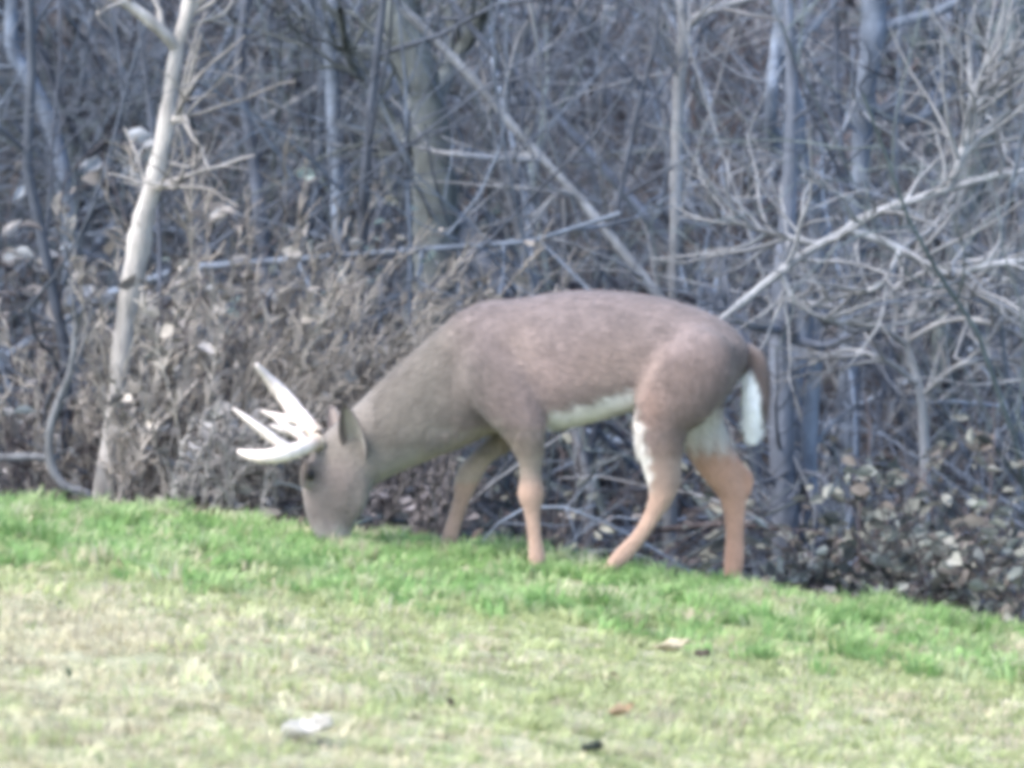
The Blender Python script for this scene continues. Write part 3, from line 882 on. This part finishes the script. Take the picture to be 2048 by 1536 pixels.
# muscle under skin: relax the surface of trunk and neck, leaving legs and head as they are
ne = len(body_me.edges)
ed = np.empty(ne * 2, np.int32); body_me.edges.foreach_get('vertices', ed); ed = ed.reshape(-1, 2)
deg = np.bincount(ed.ravel(), minlength=nv)[:, None]
qx, qy = to_px(co)
rw = (sstep(850, 770, qy) * sstep(740, 820, qx))[:, None] * 0.7
for _ in range(20):
    acc = np.zeros_like(co)
    for k_ in range(3):
        acc[:, k_] = np.bincount(ed[:, 0], co[ed[:, 1], k_], nv) + np.bincount(ed[:, 1], co[ed[:, 0], k_], nv)
    co = co + rw * (acc / deg - co)
body_me.vertices.foreach_set('co', co.astype(np.float32).ravel()); body_me.update()
WHITE = np.array([0.74, 0.71, 0.68])


def coat(p, nrm):
    """Coat colour at points of the deer: markings, with shade painted in at chest, shoulder and haunch."""
    px, py = to_px(p)
    y = p[:, 1]
    def mix(c, col, w):
        return c * (1 - w[:, None]) + np.asarray(col)[None] * w[:, None]
    c = np.tile(np.array([0.225, 0.170, 0.158]), (len(p), 1))
    # greyer saddle along the spine
    c = mix(c, (0.215, 0.172, 0.166), sstep(760, 620, py) * sstep(880, 960, px))
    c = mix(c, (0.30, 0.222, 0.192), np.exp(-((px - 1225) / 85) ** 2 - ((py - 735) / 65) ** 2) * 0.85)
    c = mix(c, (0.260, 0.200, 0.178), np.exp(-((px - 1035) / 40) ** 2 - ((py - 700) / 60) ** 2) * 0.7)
    c = mix(c, (0.105, 0.09, 0.083), np.exp(-((px - 935) / 75) ** 2 - ((py - 760) / 95) ** 2) * 0.85)  # shading of chest and shoulder painted into the coat
    c = mix(c, (0.11, 0.082, 0.074), np.exp(-((px - 1470) / 34) ** 2 - ((py - 715) / 40) ** 2) * 0.85)  # rear of the haunch darkened, its shade put into the colour
    c = mix(c, (0.115, 0.088, 0.08), np.exp(-((px - 1350 + (py - 740) * 0.9) / 50) ** 2 - ((py - 740) / 38) ** 2) * 0.75)  # crease shade at the front of the thigh, painted as coat colour
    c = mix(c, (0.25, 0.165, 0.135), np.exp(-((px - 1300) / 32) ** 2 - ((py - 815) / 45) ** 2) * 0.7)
    c = mix(c, (0.07, 0.06, 0.055), np.exp(-((px - 940 - (py - 820) * 0.3) / 42) ** 2 - ((py - 822) / 26) ** 2) * 0.85)  # armpit fold: its shade painted as a dark patch
    # neck and head: grey brown
    c = mix(c, (0.178, 0.155, 0.136), sstep(960, 850, px))
    c = mix(c, (0.185, 0.148, 0.136), sstep(760, 680, px) * sstep(880, 960, py))
    c = mix(c, (0.11, 0.085, 0.075), sstep(650, 610, px) * sstep(905, 930, py) * sstep(985, 955, py) * 0.8)
    # thigh
    c = mix(c, (0.165, 0.124, 0.112), sstep(1290, 1360, px) * sstep(690, 760, py) * (y < 0.04))
    # lower legs tan
    legs = np.maximum(sstep(880, 985, py) * (px > 830), sstep(900, 935, py) * (px > 830) * (px < 1000) * (y > 0.03))
    c = mix(c, (0.37, 0.245, 0.185), legs * 0.85)
    c = mix(c, (0.44, 0.255, 0.182), sstep(835, 930, py) * (px > 1370) * (y > 0.02))
    c = mix(c, (0.245, 0.175, 0.145), sstep(860, 900, py) * sstep(1010, 950, py) * (px > 1250) * (px < 1380) * (y < 0) * 0.8)
    # forearms grey brown
    c = mix(c, (0.225, 0.180, 0.150), sstep(840, 880, py) * sstep(985, 940, py) * (px > 1000) * (px < 1110))
    # white belly, groin, thigh fringe, throat underside, muzzle
    ln = np.interp(px, [1060, 1100, 1180, 1245], [838, 826, 808, 784])
    c = mix(c, WHITE, sstep(-12, 12, py - ln + 7 * np.sin(px * 0.21) * np.sin(px * 0.083 + 1)) * (px > 1070) * (px < 1262) * (py < 885) * ((np.abs(y) < 0.105) | (px > 1096)))
    fe = np.interp(py, [780, 800, 860, 920, 1000], [1240, 1242, 1262, 1278, 1284])
    c = mix(c, WHITE, sstep(30, 8, px - fe + 5 * np.sin(py * 0.19)) * (px > 1200) * sstep(785, 800, py) * sstep(990, 960, py) * (py > 700))
    c = mix(c, WHITE, (y > 0.0) * (px > 1360) * sstep(790, 835, py + 8 * np.sin(px * 0.2)) * sstep(925, 850, py + 8 * np.sin(px * 0.23)) * 0.75)
    c = mix(c, (0.34, 0.31, 0.285), sstep(1035, 1085, py + 6 * np.sin(px * 0.16)) * (px < 720) * 0.8)
    c = mix(c, (0.30, 0.265, 0.225), (px > 760) * (px < 1000) * sstep(-45, -8, py - np.interp(px, [760, 806, 896, 944, 1000], [966, 942, 904, 882, 862])) * (py < 965) * 0.55)
    c = mix(c, (0.07, 0.055, 0.05), np.exp(-((px - 655) / 22) ** 2 - ((py - 1084) / 10) ** 2) * 0.8)
    c = mix(c, (0.33, 0.295, 0.26), np.exp(-((px - 622) / 9) ** 2 - ((py - 968) / 5) ** 2) * 0.6)
    return np.where(c > 0.5, c, c * 1.0)


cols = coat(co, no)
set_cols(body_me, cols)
deer = empty('deer', (0.0, 0.0, float(lawn_z(0.1, 0.0))))
set_props(deer, 'grey brown buck with pale antlers grazing head down on the green lawn edge', 'deer')
DO = np.array(deer.location)


def local(me_obj):
    me = me_obj.data
    a = np.empty(len(me.vertices) * 3, np.float32); me.vertices.foreach_get('co', a)
    a = (a.reshape(-1, 3) - DO).astype(np.float32); me.vertices.foreach_set('co', a.ravel()); me.update()


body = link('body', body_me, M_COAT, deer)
# short hair lying along the body: tapered slivers rooted in the skin
body_me.calc_loop_triangles()
nt_ = len(body_me.loop_triangles)
tri = np.empty(nt_ * 3, np.int32); body_me.loop_triangles.foreach_get('vertices', tri); tri = tri.reshape(-1, 3)
e1, e2 = co[tri[:, 1]] - co[tri[:, 0]], co[tri[:, 2]] - co[tri[:, 0]]
ar = np.linalg.norm(np.cross(e1, e2), axis=1)
NH = 110000
ti = rng.choice(nt_, NH, p=ar / ar.sum())
a, b = rng.random(NH), rng.random(NH); fl = a + b > 1; a[fl] = 1 - a[fl]; b[fl] = 1 - b[fl]
hp = co[tri[ti, 0]] + e1[ti] * a[:, None] + e2[ti] * b[:, None]
hn = norm(np.cross(e1, e2)[ti])
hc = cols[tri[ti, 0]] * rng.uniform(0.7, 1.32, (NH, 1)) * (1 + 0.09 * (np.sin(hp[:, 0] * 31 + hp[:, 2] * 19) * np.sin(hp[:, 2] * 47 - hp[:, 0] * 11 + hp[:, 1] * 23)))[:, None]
px, py = to_px(hp)
flow = np.tile(np.array([1.0, 0, -0.35]), (NH, 1))
flow[(px < 900)] = (0.6, 0, 0.5)
flow[(px < 740) & (py > 900)] = (0.15, 0, 1.0)
flow[(py > 860) & (px > 850)] = (0.1, 0, -1.0)
flow[(px > 1330) & (py > 640)] = (0.35, 0, -1.0)
flow += rng.normal(0, 0.18, (NH, 3))
flow = norm(flow - hn * np.sum(flow * hn, 1, keepdims=True))
sd_ = norm(np.cross(hn, flow))
hl = rng.uniform(0.014, 0.034, NH) * np.where((py > 900) | (px < 740), 0.35, 1.0)
white = hc[:, 0] > 0.5
hl[white] *= 1.7
w = 0.0016
hv = np.stack([hp - sd_ * w - hn * 0.001, hp + sd_ * w - hn * 0.001, hp + norm(flow + hn * 0.22) * hl[:, None]], 1).reshape(-1, 3)
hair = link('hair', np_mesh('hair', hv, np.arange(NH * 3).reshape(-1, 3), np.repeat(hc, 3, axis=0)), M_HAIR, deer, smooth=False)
hair['kind'] = 'stuff'
local(body); local(hair)


def part_limb(name, rows, colfun, mat, n=22):
    v, f = limb(rows, n)
    o = link(name, np_mesh(name, v - DO, f, colfun(v)), mat, deer)
    return o


def flat(c):
    return lambda v: np.tile(np.asarray(c, float), (len(v), 1))


# tail: brown outside, white hair under and along the rim
def tail_col(v):
    px, py = to_px(v)
    edge = np.interp(py, [690, 730, 780, 850, 880], [1478, 1500, 1519, 1524, 1530])
    wgt = sstep(5, -5, px - edge) * sstep(728, 748, py)
    wgt = np.maximum(wgt, sstep(858, 870, py))
    return np.array([0.12, 0.088, 0.08])[None] * (1 - wgt[:, None]) + np.array([0.88, 0.87, 0.86])[None] * wgt[:, None]


TAIL = [(1484, 700, 0, 20, .030), (1508, 722, 0, 23, .030), (1513, 760, 0, 25, .036), (1512, 805, 0, 24, .038), (1508, 840, 0, 19, .030), (1505, 858, 0, 10, .018), (1504, 868, 0, 3, .006)]
tail = part_limb('tail', TAIL, tail_col, M_COAT, 34)
NT = 3500
tv, tf = limb(TAIL, 34); ta = tv[tf]
k = rng.integers(0, len(tf), NT); a, b = rng.random(NT), rng.random(NT); fl = a + b > 1; a[fl] = 1 - a[fl]; b[fl] = 1 - b[fl]
tp = ta[k, 0] + (ta[k, 1] - ta[k, 0]) * a[:, None] + (ta[k, 2] - ta[k, 0]) * b[:, None]
fl_ = norm(np.array([0, 0, -1.0]) + rng.normal(0, 0.3, (NT, 3))); s_ = norm(np.cross(fl_, rng.normal(0, 1, (NT, 3))))
tl = rng.uniform(0.018, 0.048, NT)[:, None]
o = link('tail_hair', np_mesh('tail_hair', np.stack([tp - s_ * .0016, tp + s_ * .0016, tp + fl_ * tl], 1).reshape(-1, 3) - DO, np.arange(NT * 3).reshape(-1, 3), np.repeat(tail_col(tp), 3, axis=0)), M_HAIR, tail, smooth=False)
o['kind'] = 'stuff'

# hooves: two cleaves each
for L in (NEAR_HIND, FAR_HIND, NEAR_FORE, FAR_FORE):
    x, y_, d = L[-1][0], L[-1][1], L[-1][2]
    for s_ in (-1, 1):
        part_limb('hoof', [(x + 4, y_ - 8, d + s_ * .012, 13, .011), (x - 3, y_ + 6, d + s_ * .013, 16, .013), (x - 10, y_ + 20, d + s_ * .014, 19, .013), (x - 16, y_ + 27, d + s_ * .014, 10, .008)], flat((0.05, 0.045, 0.04)), M_HORN, 10)


# ears: a cupped leaf shape with thickness
def ear(base, tip, width, name='ear'):
    B, T = np.array(base), np.array(tip)
    ax = norm(T - B); L = np.linalg.norm(T - B)
    out = norm(np.array([-0.55, np.sign(B[1] + 0.03) * 1.0, 0.1])); out = norm(out - ax * np.dot(out, ax)); sd = np.cross(ax, out)
    vs, cs = [], []
    n, m = 14, 9
    for layer in (0, 1):
        for i in range(n):
            t = i / (n - 1); w = width * (math.sin(math.pi * (0.14 + 0.84 * t)) ** 0.75) * (1 - 0.25 * t)
            for j in range(m):
                q = (j / (m - 1) - 0.5) * 2
                p = B + ax * L * t + sd * w * q + out * (w * (q * q - 0.75) * 0.75 - layer * 0.006)
                vs.append(p); 
                rim = abs(q) > 0.72 or t > 0.9
                cs.append((0.27, 0.24, 0.215) if layer == 0 and not rim else ((0.09, 0.07, 0.065) if rim else (0.19, 0.155, 0.135)))
    fs = []
    for layer in (0, 1):
        o_ = layer * n * m
        for i in range(n - 1):
            for j in range(m - 1):
                a = o_ + i * m + j; q = (a, a + 1, a + m + 1, a + m); fs.append(q if layer == 0 else q[::-1])
    for i in range(n - 1):
        for j in (0, m - 1):
            a = i * m + j; fs.append((a, a + m, a + m + n * m, a + n * m))
    return link(name, np_mesh(name, np.array(vs) - DO, np.array(fs), np.array(cs)), M_COAT, deer)


ear(at(716, 918, -.095), at(690, 808, -.17), 0.050)
ear(at(690, 890, .055), at(662, 812, .12), 0.040)

# eyes, nose
def ball(name, c, r, col, mat, sq=(1, 1, 1)):
    vs, fs = [], []
    n, m = 10, 14
    for i in range(n + 1):
        for j in range(m):
            p_, q_ = math.pi * i / n, 2 * math.pi * j / m
            vs.append((c[0] + r * sq[0] * math.sin(p_) * math.cos(q_), c[1] + r * sq[1] * math.sin(p_) * math.sin(q_), c[2] + r * sq[2] * math.cos(p_)))
    for i in range(n):
        for j in range(m):
            fs.append((i * m + j, (i + 1) * m + j, (i + 1) * m + (j + 1) % m, i * m + (j + 1) % m))
    return link(name, np_mesh(name, np.array(vs) - DO, np.array(fs), np.tile(np.array(col, float), (len(vs), 1))), mat, deer)


ball('eye', at(621, 950, -.108), 0.016, (0.012, 0.010, 0.010), M_HORN, (0.8, 0.75, 1.1))
ball('eye', at(621, 950, .050), 0.016, (0.012, 0.010, 0.010), M_HORN, (0.8, 0.75, 1.1))
ball('nose', at(655, 1088, -.03), 0.030, (0.03, 0.027, 0.028), M_HORN, (1.0, 0.9, 0.6))


# antlers: burr, main beam and tines
def antler(beam, tines, col=(0.70, 0.61, 0.56)):
    def tube(rows, n, name, parent):
        R = resample(rows, n)
        P = np.array([at(r[0], r[1], r[2]) for r in R]); rad = np.maximum(R[:, 3] * 1.22, 0.003)
        rad = rad * (1 + 0.04 * rng.normal(0, 1, len(rad)))
        g_ = np.clip(np.linalg.norm(P - at(*beam[0][:3]), axis=1) / 0.08, 0, 1)[:, None]
        pc = (np.array((0.30, 0.23, 0.175)) * (1 - g_) + np.array(col) * g_) * rng.uniform(0.88, 1.08, (len(P), 1))
        t = Tubes(); t.add(P[None], rad[None], pc[None], 12)
        tipd = norm(P[-1] - P[-2]); t.add(np.stack([P[-1], P[-1] + tipd * rad[-1] * 1.5]), [rad[-1], 0.0003], col, 12)
        return t.build(name, M_ANTLER, parent, DO if parent is deer else DO)
    main = tube(beam, 26, 'antler', deer)
    for t_ in tines:
        tube(t_, 12, 'tine', main)
    b0 = beam[0]; p = at(b0[0], b0[1], b0[2]); q = at(beam[1][0], beam[1][1], beam[1][2]); d = norm(q - p)
    t = Tubes(); t.add(np.stack([p - d * .012, p, p + d * .012]), [.018, .030, .021], np.array((0.45, 0.38, 0.31)), 12)
    t.build('burr', M_ANTLER, main, DO)
    return main


antler([(634, 884, -.075, .020), (612, 893, -.12, .020), (575, 906, -.18, .020), (535, 913, -.20, .018), (505, 911, -.18, .014), (478, 903, -.14, .006)],
       [[(585, 903, -.175, .014), (552, 882, -.19, .013), (510, 850, -.20, .010), (468, 818, -.20, .004)],
        [(618, 890, -.11, .012), (600, 872, -.11, .011), (575, 855, -.11, .009), (553, 840, -.11, .004)]])
antler([(632, 868, .035, .020), (622, 856, .08, .021), (598, 830, .14, .022), (570, 795, .17, .020), (542, 763, .16, .015), (513, 730, .12, .006)],
       [[(604, 838, .13, .013), (575, 838, .15, .012), (548, 832, .16, .009), (525, 822, .16, .004)],
        [(618, 853, .085, .014), (596, 862, .08, .012), (572, 862, .07, .009), (545, 852, .06, .004)]])
